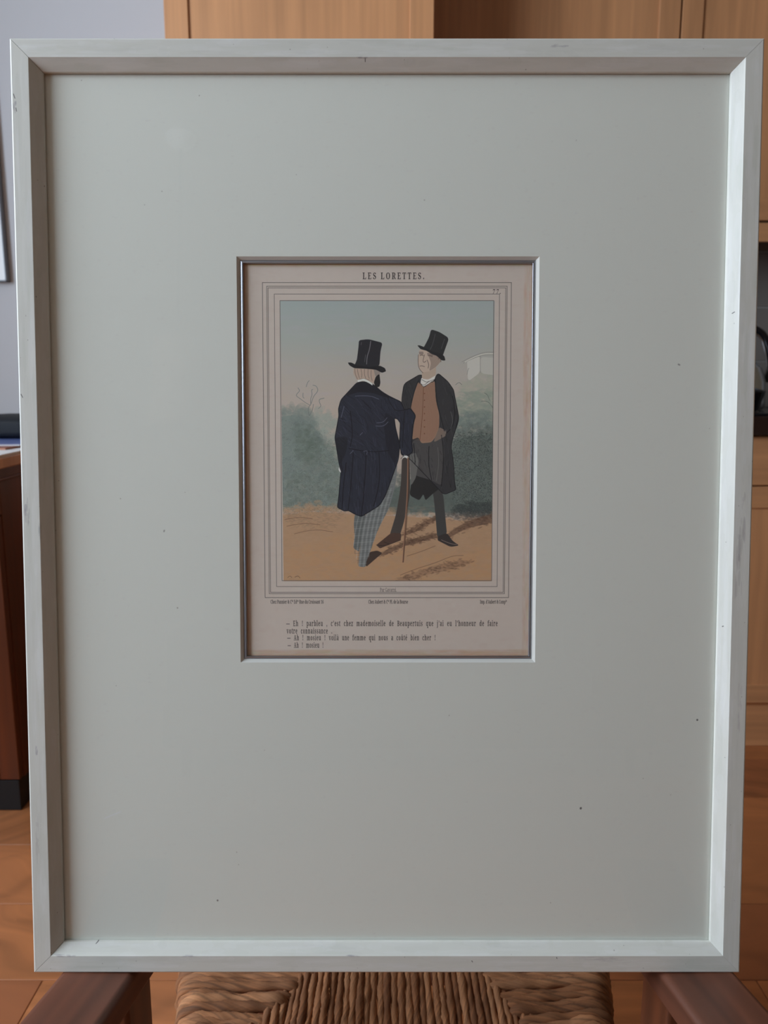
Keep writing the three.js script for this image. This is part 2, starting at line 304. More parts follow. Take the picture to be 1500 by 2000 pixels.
// ---------------------------------------------------------------- armchair with a rush seat
const LEAN = 6.8 * DEG;
{
  const ch = thing('armchair', 'dark stained wooden armchair with a woven rush seat carrying the framed print', 'armchair', [0.01, 0, -0.51]);
  const D = (d) => 0.51 - d;                              // distance from the viewer -> local z
  for (const s of [-1, 1]) {                              // arms slope down towards the back and open to the front
    const g = new RoundedBoxGeometry(0.051, 0.024, 0.66, 3, 0.005), p = g.attributes.position;
    for (let i = 0; i < p.count; i++) { const t = (p.getZ(i) + 0.33) / 0.66; p.setX(i, p.getX(i) * (0.96 + 0.1 * t * t)); }
    g.translate(0, -0.012, -0.182);
    const a = mesh('arm', metreUV(g, 'z', [s * 0.3, 0.1]), M.armWood, ch);
    a.position.set(s * 0.2133, 0.5838, D(0.48)); a.rotation.order = 'YXZ'; a.rotation.set(-LEAN, s * 7.4 * DEG, 0);
    mesh('leg', box(s * 0.2155 - 0.018, s * 0.2155 + 0.018, 0.001, 0.556, D(0.545), D(0.492), 0.004, 'y', 2), M.dark, ch);
    const back = new RoundedBoxGeometry(0.038, 0.96, 0.034, 2, 0.008); back.translate(0, 0.482, 0);
    const bl = mesh('leg', metreUV(back, 'y'), M.dark, ch); bl.position.set(s * 0.175, 0.002, D(0.985)); bl.rotation.x = -2 * DEG;
    mesh('stretcher', new THREE.CylinderGeometry(0.011, 0.011, 0.45, 16).rotateX(Math.PI / 2).translate(s * 0.182, 0.2, D(0.755)), M.dark, ch);
  }
  mesh('stretcher', new THREE.CylinderGeometry(0.011, 0.011, 0.34, 16).rotateZ(Math.PI / 2).translate(0, 0.14, D(0.985)), M.dark, ch);
  for (const y of [0.62, 0.74, 0.86]) {
    const g = new RoundedBoxGeometry(0.335, 0.06, 0.014, 2, 0.004), p = g.attributes.position;
    for (let i = 0; i < p.count; i++) p.setZ(i, p.getZ(i) - 0.03 * (1 - Math.pow(p.getX(i) / 0.168, 2)));
    mesh('back_slat', metreUV(g.translate(0, y, D(0.985 + 0.035 * (y - 0.1))), 'x'), M.dark, ch);
  }
  // seat: four rails hidden in the cords
  const seat = new THREE.Group(); seat.name = 'seat'; ch.add(seat);
  const rush = [[150, 100, 64], [138, 90, 56], [160, 110, 73], [126, 80, 48]].map((c) => std({
    map: dataTex(128, 256, (u, v) => { const f = 0.8 + 0.45 * fbm(u, v, 16, 3, 3) - 0.25 * Math.pow(vnoise(u * 24, v * 4, 24, 4), 3); return c.map((q) => q * f); }), roughness: 0.85 }));
  // one twisted cord: two plies of crumpled rush, their lay winding round the path
  function cord(pts, r, lay, n = 40, sides = 18) {
    const c = new THREE.CatmullRomCurve3(pts.map((p) => new THREE.Vector3(...p)), false, 'catmullrom', 0.3), L = c.getLength();
    const fr = c.computeFrenetFrames(n, false), pos = [], uv = [], idx = [], ph = rr(0, 6.28), k1 = rr(0, 99), v = new THREE.Vector3();
    for (let i = 0; i <= n; i++) {
      const t = i / n, P = c.getPointAt(t), tw = ph + (t * L / lay) * 2 * Math.PI, swell = 1 + 0.14 * Math.sin(t * L * 95 + k1) + 0.07 * Math.sin(t * L * 260 + k1 * 3);
      for (let j = 0; j <= sides; j++) {
        const th = (j / sides) * 2 * Math.PI;
        const rad = r * swell * (1 + 0.07 * Math.cos(2 * (th - tw)) + 0.075 * Math.cos(5 * (th - tw) + 1) + 0.06 * Math.cos(8 * (th - tw * 1.06) + k1));
        v.copy(fr.normals[i]).multiplyScalar(Math.cos(th)).addScaledVector(fr.binormals[i], Math.sin(th)).multiplyScalar(rad).add(P);
        pos.push(v.x, v.y, v.z); uv.push((th - tw) / 6.2832, t * L * 6);
        if (i < n && j < sides) { const a = i * (sides + 1) + j, b = a + sides + 1; idx.push(a, b, a + 1, b, b + 1, a + 1); }
      }
    }
    const g = new THREE.BufferGeometry();
    g.setAttribute('position', new THREE.Float32BufferAttribute(pos, 3)); g.setAttribute('uv', new THREE.Float32BufferAttribute(uv, 2)); g.setIndex(idx); g.computeVertexNormals();
    return g;
  }
  const yS = 0.4265, mat = () => rush[Math.floor(rnd() * 4)];
  const hwK = [[0.53, 0.173], [0.6, 0.1925], [0.66, 0.207], [0.72, 0.214], [0.8, 0.213], [0.9, 0.196], [0.985, 0.17]];
  const hw = (d) => { for (let i = 1; i < hwK.length; i++) if (d <= hwK[i][0]) { const [a, p] = hwK[i - 1], [b, q] = hwK[i]; return p + (q - p) * (d - a) / (b - a); } return 0.17; };
  const APEX = 0.79;
  const xm = (d) => d < APEX ? 0.168 * (APEX - d) / (APEX - 0.53) : 0.165 * (d - APEX) / (0.985 - APEX);
  for (const [dEdge, sgn] of [[0.537, 1], [0.978, -1]]) for (let i = -25; i <= 25; i++) {      // cords over the front and the back rail
    const x = i * 0.00655 + rr(-0.0006, 0.0006), f = Math.abs(x) / 0.168, dEnd = dEdge + (APEX - dEdge) * (1 - f) * 0.99 + sgn * 0.006;
    const y = yS + rr(-0.0012, 0.0012), xe = x * (0.985 + rr(-0.01, 0.01));
    if (Math.abs(dEnd - dEdge) < 0.012) continue;
    mesh('rush_cord', cord([[x, y - 0.034, D(dEdge + sgn * 0.012)], [x, y - 0.02, D(dEdge - sgn * 0.004)], [x, y - 0.003, D(dEdge + sgn * 0.001)], [x, y + 0.002, D(dEdge + sgn * 0.016)],
      [(x + xe) / 2, y - 0.001, D((dEdge + dEnd) / 2)], [xe, y - 0.001, D(dEnd)], [xe, y - 0.013, D(dEnd + sgn * 0.007)]], rr(0.0033, 0.0038), rr(0.045, 0.075), 56), mat(), seat);
  }
  for (const s of [-1, 1]) for (let j = 0; j < 55; j++) {                                      // cords over the two side rails
    const d = 0.545 + j * 0.00785 + rr(-0.0008, 0.0008), e = hw(d), m = Math.max(xm(d) - 0.003, 0.004), y = yS + rr(-0.0015, 0.0025), dd = d + rr(-0.003, 0.003) + (s > 0 ? -0.004 : 0.002);
    if (e - m < 0.012) continue;
    const w = (t) => s * (m + (e - m) * t);
    mesh('rush_cord', cord([[s * (e - 0.012), y - 0.036, D(d)], [s * (e + 0.001), y - 0.022, D(d)], [s * (e - 0.002), y - 0.004, D(d)], [s * (e - 0.016), y + 0.003, D(d)],
      [w(0.5), y + rr(-0.001, 0.002), D((d + dd) / 2)], [w(0.03), y - 0.001, D(dd)], [s * Math.max(m - 0.007, 0.001), y - 0.014, D(dd)]], rr(0.004, 0.0052), rr(0.05, 0.1), 56), mat(), seat);
  }
  mesh('seat_rail', mergeGeometries([box(-0.2, 0.2, 0.393, 0.416, D(0.566), D(0.542), 0.006, 'x'), box(-0.155, 0.155, 0.393, 0.416, D(0.972), D(0.95), 0.006, 'x')]), M.dark, seat);
}
// ---------------------------------------------------------------- the framed print standing on the chair arms
{
  const pic = thing('framed_print', 'cream painted wooden frame with wide mat around a small hand coloured lithograph', 'framed picture', [0.002, 0.584, -0.48]);
  pic.rotation.x = -LEAN;
  const W = 0.5, HT = 0.641;
  // moulding: outer edge, flat face, sloping inner face, lip, rebate
  const prof = [[0, -0.024], [0, -0.0011], [0.0002, -0.0005], [0.0005, -0.0002], [0.0011, 0], [0.0121, 0], [0.0124, -0.0001], [0.0127, -0.0004], [0.0189, -0.0053], [0.0191, -0.0055], [0.0192, -0.0058], [0.0192, -0.0079], [0.013, -0.0079], [0.013, -0.024]];
  function railGeo(len, ga, gb) {
    const pos = [], uv = [], V = (k, end) => { const [p, z] = prof[k]; return [end ? len / 2 - p - gb : -len / 2 + p + ga, p, z]; };
    const put = (...ps) => ps.forEach((p) => { pos.push(...p); uv.push(p[0] / len + 0.5, p[1] / 0.02); });
    for (let k = 0; k < prof.length; k++) { const n = (k + 1) % prof.length, a = V(k, 0), b = V(k, 1), c = V(n, 1), d = V(n, 0); put(a, c, b, a, d, c); }
    const tris = THREE.ShapeUtils.triangulateShape(prof.map(([p, z]) => new THREE.Vector2(p, z)), []);
    for (const [i, j, k] of tris) { put(V(i, 0), V(j, 0), V(k, 0)); put(V(i, 1), V(k, 1), V(j, 1)); }
    const g = new THREE.BufferGeometry();
    g.setAttribute('position', new THREE.Float32BufferAttribute(pos, 3)); g.setAttribute('uv', new THREE.Float32BufferAttribute(uv, 2));
    // outward winding: the flat face must look forward
    g.computeVertexNormals();
    return g;
  }
  // paint with scuffs, chips and a few dark marks; [along 0..1, inward mm, length px, height px, angle]
  function paint(marks, smudges) {
    return std({ roughness: 0.48, map: canvasTex(2048, 80, (c, w, h) => {
      c.fillStyle = '#d6d5cc'; c.fillRect(0, 0, w, h);
      for (let i = 0; i < 260; i++) { c.fillStyle = rnd() < 0.5 ? 'rgba(236,236,230,0.10)' : 'rgba(196,190,184,0.10)'; c.beginPath(); c.ellipse(rnd() * w, rnd() * h, rr(8, 90), rr(2, 10), 0, 0, 7); c.fill(); }
      for (const [u, p, rx, ry, a] of smudges) { c.fillStyle = `rgba(150,145,148,${a})`; for (let k = 0; k < 14; k++) { c.beginPath(); c.ellipse(u * w + rr(-rx, rx), h * (1 - p / 20) + rr(-ry, ry), rr(3, rx * 0.5), rr(1, ry * 0.5), 0, 0, 7); c.fill(); } }
      for (const [u, p, lx, ly] of marks) { c.strokeStyle = 'rgba(58,54,54,0.85)'; c.lineWidth = 1.6; const x = u * w, y = h * (1 - p / 20); c.beginPath(); c.moveTo(x, y); c.lineTo(x + lx, y + ly); c.stroke(); }
      for (let i = 0; i < 14; i++) { c.fillStyle = 'rgba(96,88,80,0.5)'; c.fillRect(rnd() * w, rnd() * h, rr(1, 3), rr(1, 2)); }
    }) });
  }
  const rails = [
    ['bottom', W, 0.00012, 0.00004, [[0.085, 18.3, 10, -8], [0.62, 9, 3, 5], [0.74, 11.5, 2, 5]], [[0.045, 12.3, 26, 3, 0.3], [0.22, 12.3, 18, 2, 0.2], [0.45, 12.4, 20, 2, 0.2], [0.8, 10, 60, 6, 0.1]]],
    ['top', W, 0.00005, 0.00013, [[0.529, 12.8, 0, -7]], [[0.27, 5, 24, 3, 0.22], [0.53, 12.5, 16, 2, 0.2]]],
    ['left', HT, 0.0001, 0.00013, [[0.056, 1.8, 10, -4], [0.07, 3.2, 8, -2], [0.365, 1.6, 8, -5]], [[0.07, 2.5, 12, 4, 0.25], [0.49, 4, 26, 7, 0.22], [0.51, 12, 18, 3, 0.18], [0.75, 6, 10, 3, 0.2], [0.85, 5, 40, 5, 0.12]]],
    ['right', HT, 0.00004, 0.0001, [[0.72, 16, 3, 6], [0.385, 17, 2, 3]], [[0.45, 8, 70, 9, 0.16], [0.5, 6, 60, 7, 0.14], [0.3, 5, 50, 6, 0.1]]],
  ];
  for (const [side, len, ga, gb, marks, smudges] of rails) {
    const g = railGeo(len, ga, gb);
    if (side === 'top') g.rotateZ(Math.PI).translate(0, HT, 0);
    if (side === 'left') g.rotateZ(-Math.PI / 2).translate(-W / 2, HT / 2, 0);
    if (side === 'right') g.rotateZ(Math.PI / 2).translate(W / 2, HT / 2, 0);
    mesh('frame_rail', g, paint(marks, smudges), pic);
  }
  // mat board with its cut window
  const A = [-0.1028, 0.1042, 0.2203, 0.5012], ins = (r, d) => [r[0] + d, r[1] - d, r[2] + d, r[3] - d];
  const MW = W / 2 - 0.0135;
  const sh = new THREE.Shape([[-MW, 0.0135], [MW, 0.0135], [MW, HT - 0.0135], [-MW, HT - 0.0135]].map((p) => new THREE.Vector2(...p)));
  sh.holes.push(new THREE.Path([[A[0], A[2]], [A[0], A[3]], [A[1], A[3]], [A[1], A[2]]].map((p) => new THREE.Vector2(...p))));
  const mg = new THREE.ExtrudeGeometry(sh, { depth: 0.002, bevelEnabled: false }); mg.translate(0, 0, -0.0106);
  { const p = mg.attributes.position, uv = mg.attributes.uv; for (let i = 0; i < p.count; i++) uv.setXY(i, p.getX(i) / (2 * MW) + 0.5, (p.getY(i) - 0.0135) / (HT - 0.027)); }
  const matTex = canvasTex(1180, 1536, (c, w, h) => {
    c.fillStyle = '#eaece2'; c.fillRect(0, 0, w, h);
    for (let i = 0; i < 5000; i++) { c.fillStyle = rnd() < 0.5 ? 'rgba(240,240,235,0.06)' : 'rgba(180,176,168,0.06)'; c.fillRect(rnd() * w, rnd() * h, rr(1, 6), rr(1, 3)); }
    const spot = (x, y, rx, ry, col) => { c.fillStyle = col; c.beginPath(); c.ellipse(x * w, y * h, rx, ry, 0.4, 0, 7); c.fill(); };
    spot(0.7915, 0.834, 1.8, 2.2, 'rgba(70,68,66,0.8)'); spot(0.244, 0.944, 1.6, 1.6, 'rgba(110,105,98,0.8)'); spot(0.9635, 0.73, 1.6, 1.6, 'rgba(60,58,56,0.8)');
    spot(0.925, 0.325, 2.4, 1.4, 'rgba(130,126,120,0.7)'); spot(0.172, 0.512, 1.2, 2.2, 'rgba(110,108,104,0.6)'); spot(0.19, 0.6, 1.3, 1.3, 'rgba(150,140,130,0.7)');
    c.strokeStyle = 'rgba(238,240,240,0.9)'; c.lineWidth = 1.6; c.beginPath(); c.moveTo(0.075 * w, 0.846 * h); c.lineTo(0.1 * w, 0.838 * h); c.stroke();
    for (let i = 0; i < 26; i++) spot(rnd(), rnd(), rr(0.6, 1.1), rr(0.6, 1.1), 'rgba(140,132,122,0.5)');
  });
  mesh('mat_board', mg, std({ map: matTex, roughness: 0.92 }), pic, 'wide pale grey mat board');
  // mitred strips running round a window from rectangle R (front) to rectangle Q (deeper)
  function strips(name, R, zR, Q, zQ, m, label) {
    const cr = (r) => [[r[0], r[2]], [r[1], r[2]], [r[1], r[3]], [r[0], r[3]]], a = cr(R), b = cr(Q);
    for (let k = 0; k < 4; k++) {
      const n = (k + 1) % 4, P = [...a[k], zR], S = [...a[n], zR], U = [...b[n], zQ], V = [...b[k], zQ], P2 = [...a[k], zQ - 0.0001], S2 = [...a[n], zQ - 0.0001];
      const t = [P, S, U, P, U, V, P2, U, S2, P2, V, U, P, P2, S2, P, S2, S, P, V, P2, S, S2, U];
      const g = new THREE.BufferGeometry(); g.setAttribute('position', new THREE.Float32BufferAttribute(t.flat(), 3));
      g.setAttribute('uv', new THREE.Float32BufferAttribute(t.flatMap((q) => [q[0], q[1]]), 2)); g.computeVertexNormals();
      mesh(name, g, m, pic, label);
    }
  }
  const B = ins(A, 0.0021);
  strips('mat_bevel', A, -0.0086, B, -0.0106, M.paperCore, 'cut white core of the mat');
  // half round silver bead inside the cut edge
  {
    const bead = [[0.0018, -0.0118], [0.0019, -0.0108], [0.0023, -0.01055], [0.0027, -0.01033], [0.0031, -0.01015], [0.0035, -0.01002], [0.0038, -0.00996], [0.0040, -0.01], [0.0042, -0.01025], [0.0043, -0.0107], [0.0043, -0.0119]];
    for (let k = 0; k < 4; k++) {
      const pos = [], uv = [], idx = [];
      bead.forEach(([d, z], i) => {
        const q = ins(A, d), c4 = [[q[0], q[2]], [q[1], q[2]], [q[1], q[3]], [q[0], q[3]]], a = c4[k], b = c4[(k + 1) % 4];
        pos.push(a[0], a[1], z, b[0], b[1], z); uv.push(0, d, 1, d);
        if (i) { const o = 2 * i; idx.push(o - 2, o - 1, o + 1, o - 2, o + 1, o); }
      });
      const g = new THREE.BufferGeometry(); g.setAttribute('position', new THREE.Float32BufferAttribute(pos, 3)); g.setAttribute('uv', new THREE.Float32BufferAttribute(uv, 2)); g.setIndex(idx); g.computeVertexNormals();
      mesh('silver_fillet', g, M.silver, pic, 'narrow silver bead');
    }
  }
  mesh('backing_board', box(-MW, MW, 0.0135, HT - 0.0135, -0.0235, -0.0128, 0), M.board, pic);
  const gl = new THREE.PlaneGeometry(2 * MW, HT - 0.027); gl.translate(0, HT / 2, -0.0081);
  mesh('glass_pane', gl, M.glass, pic);

  // the sheet: measured positions (a, b) on the sheet -> canvas
  const K = 6, cw = 216 * K, chh = 292 * K;
  const sheetTex = canvasTex(cw, chh, (c) => {
    const S = (x, y) => [((x - 755.6) / (2.8364 - 0.000104 * (y - 553)) + 108) * K, (505 - (484.2 - 0.3553 * (y - 552))) * K];
    const lin = (v) => { v /= 255; return v <= 0.04045 ? v / 12.92 : ((v + 0.055) / 1.055) ** 2.4; }, srgb = (v) => Math.round(255 * Math.min(1, v <= 0.0031308 ? v * 12.92 : 1.055 * v ** (1 / 2.4) - 0.055));
    const ink = (r, g, b, a = 1) => `rgba(${srgb(lin(r) / 0.435)},${srgb(lin(g) / 0.43)},${srgb(lin(b) / 0.435)},${a})`;   // tone seen in dim light -> tone of the print
    const line = (pts, closed) => {                                     // soft curve through points
      const q = pts.map(([x, y]) => S(x, y)), n = q.length; c.beginPath();
      if (closed) {
        const m0 = [(q[n - 1][0] + q[0][0]) / 2, (q[n - 1][1] + q[0][1]) / 2]; c.moveTo(...m0);
        for (let i = 0; i < n; i++) { const e = q[(i + 1) % n], d = Math.hypot(q[i][0] - e[0], q[i][1] - e[1]), f = q[(i + n - 1) % n], d2 = Math.hypot(q[i][0] - f[0], q[i][1] - f[1]), r = Math.min(d, d2) * 0.28;
          const ux = (f[0] - q[i][0]) / d2, uy = (f[1] - q[i][1]) / d2, vx = (e[0] - q[i][0]) / d, vy = (e[1] - q[i][1]) / d;
          c.lineTo(q[i][0] + ux * r, q[i][1] + uy * r); c.quadraticCurveTo(q[i][0], q[i][1], q[i][0] + vx * r, q[i][1] + vy * r); }
        c.closePath();
      } else { c.moveTo(...q[0]); for (let i = 1; i < n - 1; i++) c.quadraticCurveTo(...q[i], (q[i][0] + q[i + 1][0]) / 2, (q[i][1] + q[i + 1][1]) / 2); c.lineTo(...q[n - 1]); }
    };
    const fill = (col, pts) => { line(pts, true); c.fillStyle = col; c.fill(); };
    const rim = (col, pts, w = 2) => { line(pts, true); c.strokeStyle = col; c.lineWidth = w; c.stroke(); };
    const pen = (col, w, ...lists) => { c.strokeStyle = col; c.lineWidth = w; c.lineCap = 'round'; for (const l of lists) { line(l, false); c.stroke(); } };
    const soft = (pts, n, rx, ry, cols, jit = 6) => {                    // crayon cloud: short strokes and specks filling a shape past its edge
      const xs = pts.map((p) => p[0]), ys = pts.map((p) => p[1]), x0 = Math.min(...xs), x1 = Math.max(...xs), y0 = Math.min(...ys), y1 = Math.max(...ys);
      const hit = (x, y) => { let o = false; for (let i = 0, j = pts.length - 1; i < pts.length; j = i++) if ((ys[i] > y) !== (ys[j] > y) && x < (xs[j] - xs[i]) * (y - ys[i]) / (ys[j] - ys[i]) + xs[i]) o = !o; return o; };
      for (let i = 0, g = 0; i < n && g < n * 20; g++) { const x = rr(x0, x1), y = rr(y0, y1); if (!hit(x, y)) continue; i++; const [p, q] = S(x + rr(-jit, jit), y + rr(-jit, jit)); c.fillStyle = cols[Math.floor(rnd() * cols.length)]; c.beginPath(); c.ellipse(p, q, rr(rx * 0.3, rx), rr(ry * 0.3, ry), rr(-0.6, 0.6), 0, 7); c.fill(); }
    };
    const inside = (pts, fn) => { c.save(); line(pts, true); c.clip(); fn(); c.restore(); };
    // paper
    c.fillStyle = ink(158, 147, 138); c.fillRect(0, 0, cw, chh);
    for (let i = 0; i < 3000; i++) { c.fillStyle = rnd() < 0.5 ? ink(168, 160, 152, 0.06) : ink(140, 125, 112, 0.06); c.beginPath(); c.ellipse(rnd() * cw, rnd() * chh, rr(2, 26), rr(2, 12), 0, 0, 7); c.fill(); }
    // brown stain burnt into the paper along the edge of the window
    const e = [S(477, 517), S(1040, 515), S(1036, 1283), S(484, 1283)];
    for (let k = 0; k < 4; k++) {
      const a = e[k], b = e[(k + 1) % 4], wide = [5, 15, 11, 9][k], str = [0.2, 0.55, 0.5, 0.32][k];
      const nx = -(b[1] - a[1]), ny = b[0] - a[0], nl = Math.hypot(nx, ny);
      for (let i = 0; i < 2400; i++) { const t = rnd(), o = Math.pow(rnd(), 2) * wide * 2.6 - 4; c.fillStyle = ink(146, 108, 82, str * rr(0.02, 0.08)); c.beginPath(); c.ellipse(a[0] + (b[0] - a[0]) * t + nx / nl * o, a[1] + (b[1] - a[1]) * t + ny / nl * o, k % 2 ? rr(2, 7) : rr(10, 50), k % 2 ? rr(10, 50) : rr(2, 7), 0, 0, 7); c.fill(); }
      c.strokeStyle = ink(136, 88, 62, 0.3); c.lineWidth = 6; c.beginPath(); c.moveTo(...a); c.lineTo(...b); c.stroke();
    }
    // picture field
    const field = [[547, 586.5], [966, 586], [960, 1134], [554, 1134]];
    c.save(); c.beginPath(); field.forEach((p, i) => i ? c.lineTo(...S(...p)) : c.moveTo(...S(...p))); c.closePath(); c.clip();
    const sky = c.createLinearGradient(0, S(750, 586)[1], 0, S(750, 800)[1]);                 // graded wash printed from stone
    for (const [t, r, g, b] of [[0, 131, 138, 134], [0.35, 137, 140, 133], [0.6, 146, 140, 131], [1, 153, 140, 128]]) sky.addColorStop(t, ink(r, g, b));
    c.fillStyle = sky; c.fillRect(0, 0, cw, chh);
    for (let i = 0; i < 500; i++) { const [x, y] = S(rr(547, 966), rr(586, 800)); c.fillStyle = ink(150, 150, 146, 0.05); c.beginPath(); c.ellipse(x, y, rr(10, 60), rr(3, 14), 0, 0, 7); c.fill(); }
    // far slope, hedges
    soft([[600, 802], [628, 796], [660, 812], [672, 830], [672, 985], [560, 985]], 700, 26, 18, [ink(128, 134, 126, 0.22), ink(122, 128, 121, 0.2)], 4);
    fill(ink(106, 115, 108), [[530, 812], [580, 806], [612, 826], [640, 876], [675, 915], [675, 985], [530, 985]]);
    soft([[548, 798], [575, 790], [596, 792], [612, 806], [622, 836], [650, 880], [672, 910], [672, 990], [548, 990]], 1500, 22, 18, [ink(104, 113, 106, 0.2), ink(112, 121, 114, 0.16), ink(92, 101, 94, 0.16)], 6);
    soft([[575, 820], [610, 830], [632, 870], [620, 905], [580, 890]], 300, 16, 12, [ink(84, 92, 86, 0.14)], 8);
    soft([[600, 890], [640, 860], [670, 880], [690, 990], [548, 992], [560, 930]], 900, 14, 10, [ink(86, 93, 86, 0.2), ink(98, 104, 97, 0.2), ink(112, 112, 104, 0.14)], 8);
    soft([[884, 776], [905, 748], [930, 726], [975, 712], [975, 800], [884, 800]], 500, 20, 10, [ink(140, 140, 124, 0.22), ink(130, 133, 118, 0.2)], 4);
    soft([[884, 782], [910, 764], [975, 752], [975, 830], [880, 830]], 500, 26, 8, [ink(120, 126, 114, 0.25), ink(112, 118, 108, 0.2)], 4);
    soft([[884, 806], [920, 800], [975, 806], [975, 900], [880, 900]], 700, 20, 12, [ink(100, 108, 101, 0.24), ink(92, 100, 94, 0.22)], 5);
    fill(ink(80, 86, 81), [[760, 960], [880, 880], [900, 850], [985, 842], [985, 998], [760, 998]]);
    soft([[888, 836], [930, 826], [975, 832], [975, 1000], [740, 1000], [770, 930], [800, 900], [884, 860]], 2200, 16, 12, [ink(80, 87, 82, 0.26), ink(72, 78, 74, 0.24), ink(92, 98, 91, 0.16)], 5);
    // ground
    fill(ink(145, 117, 91), [[530, 1008], [600, 996], [700, 1002], [800, 1006], [900, 1014], [985, 1012], [985, 1150], [530, 1150]]);
    soft([[548, 996], [575, 985], [605, 976], [650, 986], [700, 992], [760, 990], [820, 1004], [900, 1010], [966, 1006], [966, 1136], [548, 1136]], 2600, 26, 12, [ink(144, 116, 90, 0.3), ink(148, 119, 91, 0.3), ink(141, 113, 87, 0.25)], 5);
    soft([[548, 1080], [700, 1035], [860, 1080], [966, 1066], [966, 1136], [548, 1136]], 900, 30, 12, [ink(149, 117, 87, 0.22)], 10);
    soft([[556, 1012], [560, 992], [610, 988], [680, 1000], [650, 1030], [570, 1026]], 300, 12, 3, [ink(118, 96, 78, 0.2), ink(104, 88, 74, 0.16)], 6);
    for (let i = 0; i < 1600; i++) { const y = rr(985, 1134), [x, yy] = S(rr(548, 962), y); c.fillStyle = rnd() < 0.5 ? ink(156, 128, 101, 0.06) : ink(134, 106, 82, 0.07); c.beginPath(); c.ellipse(x, yy, rr(3, 22), rr(1, 4), 0, 0, 7); c.fill(); }
    soft([[880, 994], [900, 982], [930, 977], [970, 978], [970, 1000], [910, 1002]], 500, 14, 7, [ink(54, 56, 56, 0.3)], 6);
    soft([[850, 1004], [880, 998], [970, 998], [970, 1012], [930, 1020], [905, 1012]], 300, 12, 5, [ink(72, 66, 60, 0.26)], 6);
    const shade = (pts, a = 0.9) => { fill(ink(92, 70, 55, a * 0.8), pts); soft(pts, 160, 12, 4, [ink(70, 50, 40, 0.3), ink(104, 80, 62, 0.3)], 5); inside(pts, () => { for (let i = 0; i < 90; i++) { const [x, y] = S(rr(730, 970), rr(990, 1095)); pen2(x, y, rr(10, 34), -0.35); } }); };
    const pen2 = (x, y, l, a) => { c.strokeStyle = ink(58, 42, 34, 0.5); c.lineWidth = 1.6; c.beginPath(); c.moveTo(x, y); c.lineTo(x + l * Math.cos(a), y + l * Math.sin(a)); c.stroke(); };
    shade([[740, 1082], [760, 1068], [800, 1052], [850, 1040], [852, 1048], [800, 1060], [752, 1082]]);
    shade([[784, 1042], [800, 1032], [830, 1015], [852, 1004], [852, 1012], [820, 1032], [790, 1044]], 0.75);
    shade([[784, 1056], [850, 1040], [852, 1046], [800, 1060]], 0.6);
    shade([[872, 1042], [890, 1028], [916, 1014], [975, 996], [975, 1014], [910, 1030], [876, 1048]]);
    shade([[765, 1136], [800, 1120], [850, 1102], [900, 1092], [930, 1094], [880, 1112], [830, 1122], [800, 1136]], 0.3);
    pen(ink(92, 68, 52, 0.8), 2, [[782, 1122], [810, 1110], [850, 1098], [884, 1083], [905, 1083]], [[795, 1084], [815, 1078], [850, 1064]], [[560, 1025], [590, 1018], [625, 1022]], [[575, 1040], [610, 1030], [650, 1036]], [[556, 1012], [580, 1006], [610, 1010]]);
    // crayon grain in the hedges
    for (let i = 0; i < 9000; i++) {
      const left = rnd() < 0.42, x = left ? rr(548, 672) : rr(880, 964), y = left ? rr(800, 1000) : rr(805, 1005); if (rnd() > (y - 770) / 190) continue;
      const [p, q] = S(x, y); c.fillStyle = rnd() < 0.6 ? ink(58, 64, 60, 0.5) : ink(120, 128, 119, 0.3); c.fillRect(p, q, rr(1, 2.6), rr(1, 2.2));
    }
    for (let i = 0; i < 2600; i++) { const x = rr(884, 964), y = rr(840, 1000), [p, q] = S(x, y); c.fillStyle = rnd() < 0.8 ? ink(44, 48, 47, 0.5) : ink(104, 110, 103, 0.3); c.beginPath(); c.ellipse(p, q, rr(1, 3.4), rr(0.8, 1.8), rr(0, 3), 0, 7); c.fill(); }
    for (let i = 0; i < 260; i++) { const left = rnd() < 0.5, x = left ? rr(552, 668) : rr(884, 962), y = rr(830, 985), [p, q] = S(x, y); c.strokeStyle = ink(60, 66, 60, 0.35); c.lineWidth = 1.5; const a0 = rr(0, 6); c.beginPath(); c.arc(p, q, rr(3, 9), a0, a0 + rr(0.8, 1.9)); c.stroke(); }
    // twigs, house on the hill
    pen(ink(96, 100, 96), 2.2, [[604, 808], [600, 795], [608, 785], [612, 770], [622, 760], [618, 750], [611, 749]], [[606, 788], [595, 782], [588, 776], [578, 770], [580, 765], [586, 760], [582, 754]], [[607, 786], [606, 775], [610, 768], [608, 758], [611, 757]], [[592, 764], [591, 772], [594, 774]], [[622, 794], [628, 790], [624, 783], [623, 776], [633, 774]], [[598, 752], [600, 744], [604, 740]], [[604, 808], [610, 800], [612, 786]]);
    fill(ink(163, 159, 150), [[912, 700], [938, 692], [938, 724], [914, 742]]); fill(ink(154, 151, 142), [[938, 694], [970, 696], [970, 730], [938, 726]]);
    pen(ink(118, 114, 106), 2, [[905, 706], [936, 690], [970, 690]], [[902, 704], [936, 685], [970, 685]], [[938, 692], [938, 724]], [[912, 728], [914, 718], [916, 716]]);
    pen(ink(172, 168, 158), 3, [[908, 704], [936, 688], [970, 688]]);
    pen(ink(88, 92, 84), 2, [[946, 764], [952, 766], [956, 778]], [[940, 780], [952, 778], [962, 792]], [[890, 748], [896, 742], [902, 748]]);

    // gentleman facing us: hat, face, coat, waistcoat, legs
    fill(ink(58, 52, 48), [[785, 892], [800, 886], [801, 965], [788, 1020], [782, 1040], [779, 1052], [761, 1043], [774, 1000], [783, 944]]);
    fill(ink(66, 48, 40), [[764, 1038], [735, 1062], [742, 1069], [783, 1052], [784, 1039]]); pen(ink(34, 28, 26), 2, [[735, 1062], [748, 1066], [783, 1052]], [[750, 1056], [760, 1060]]);
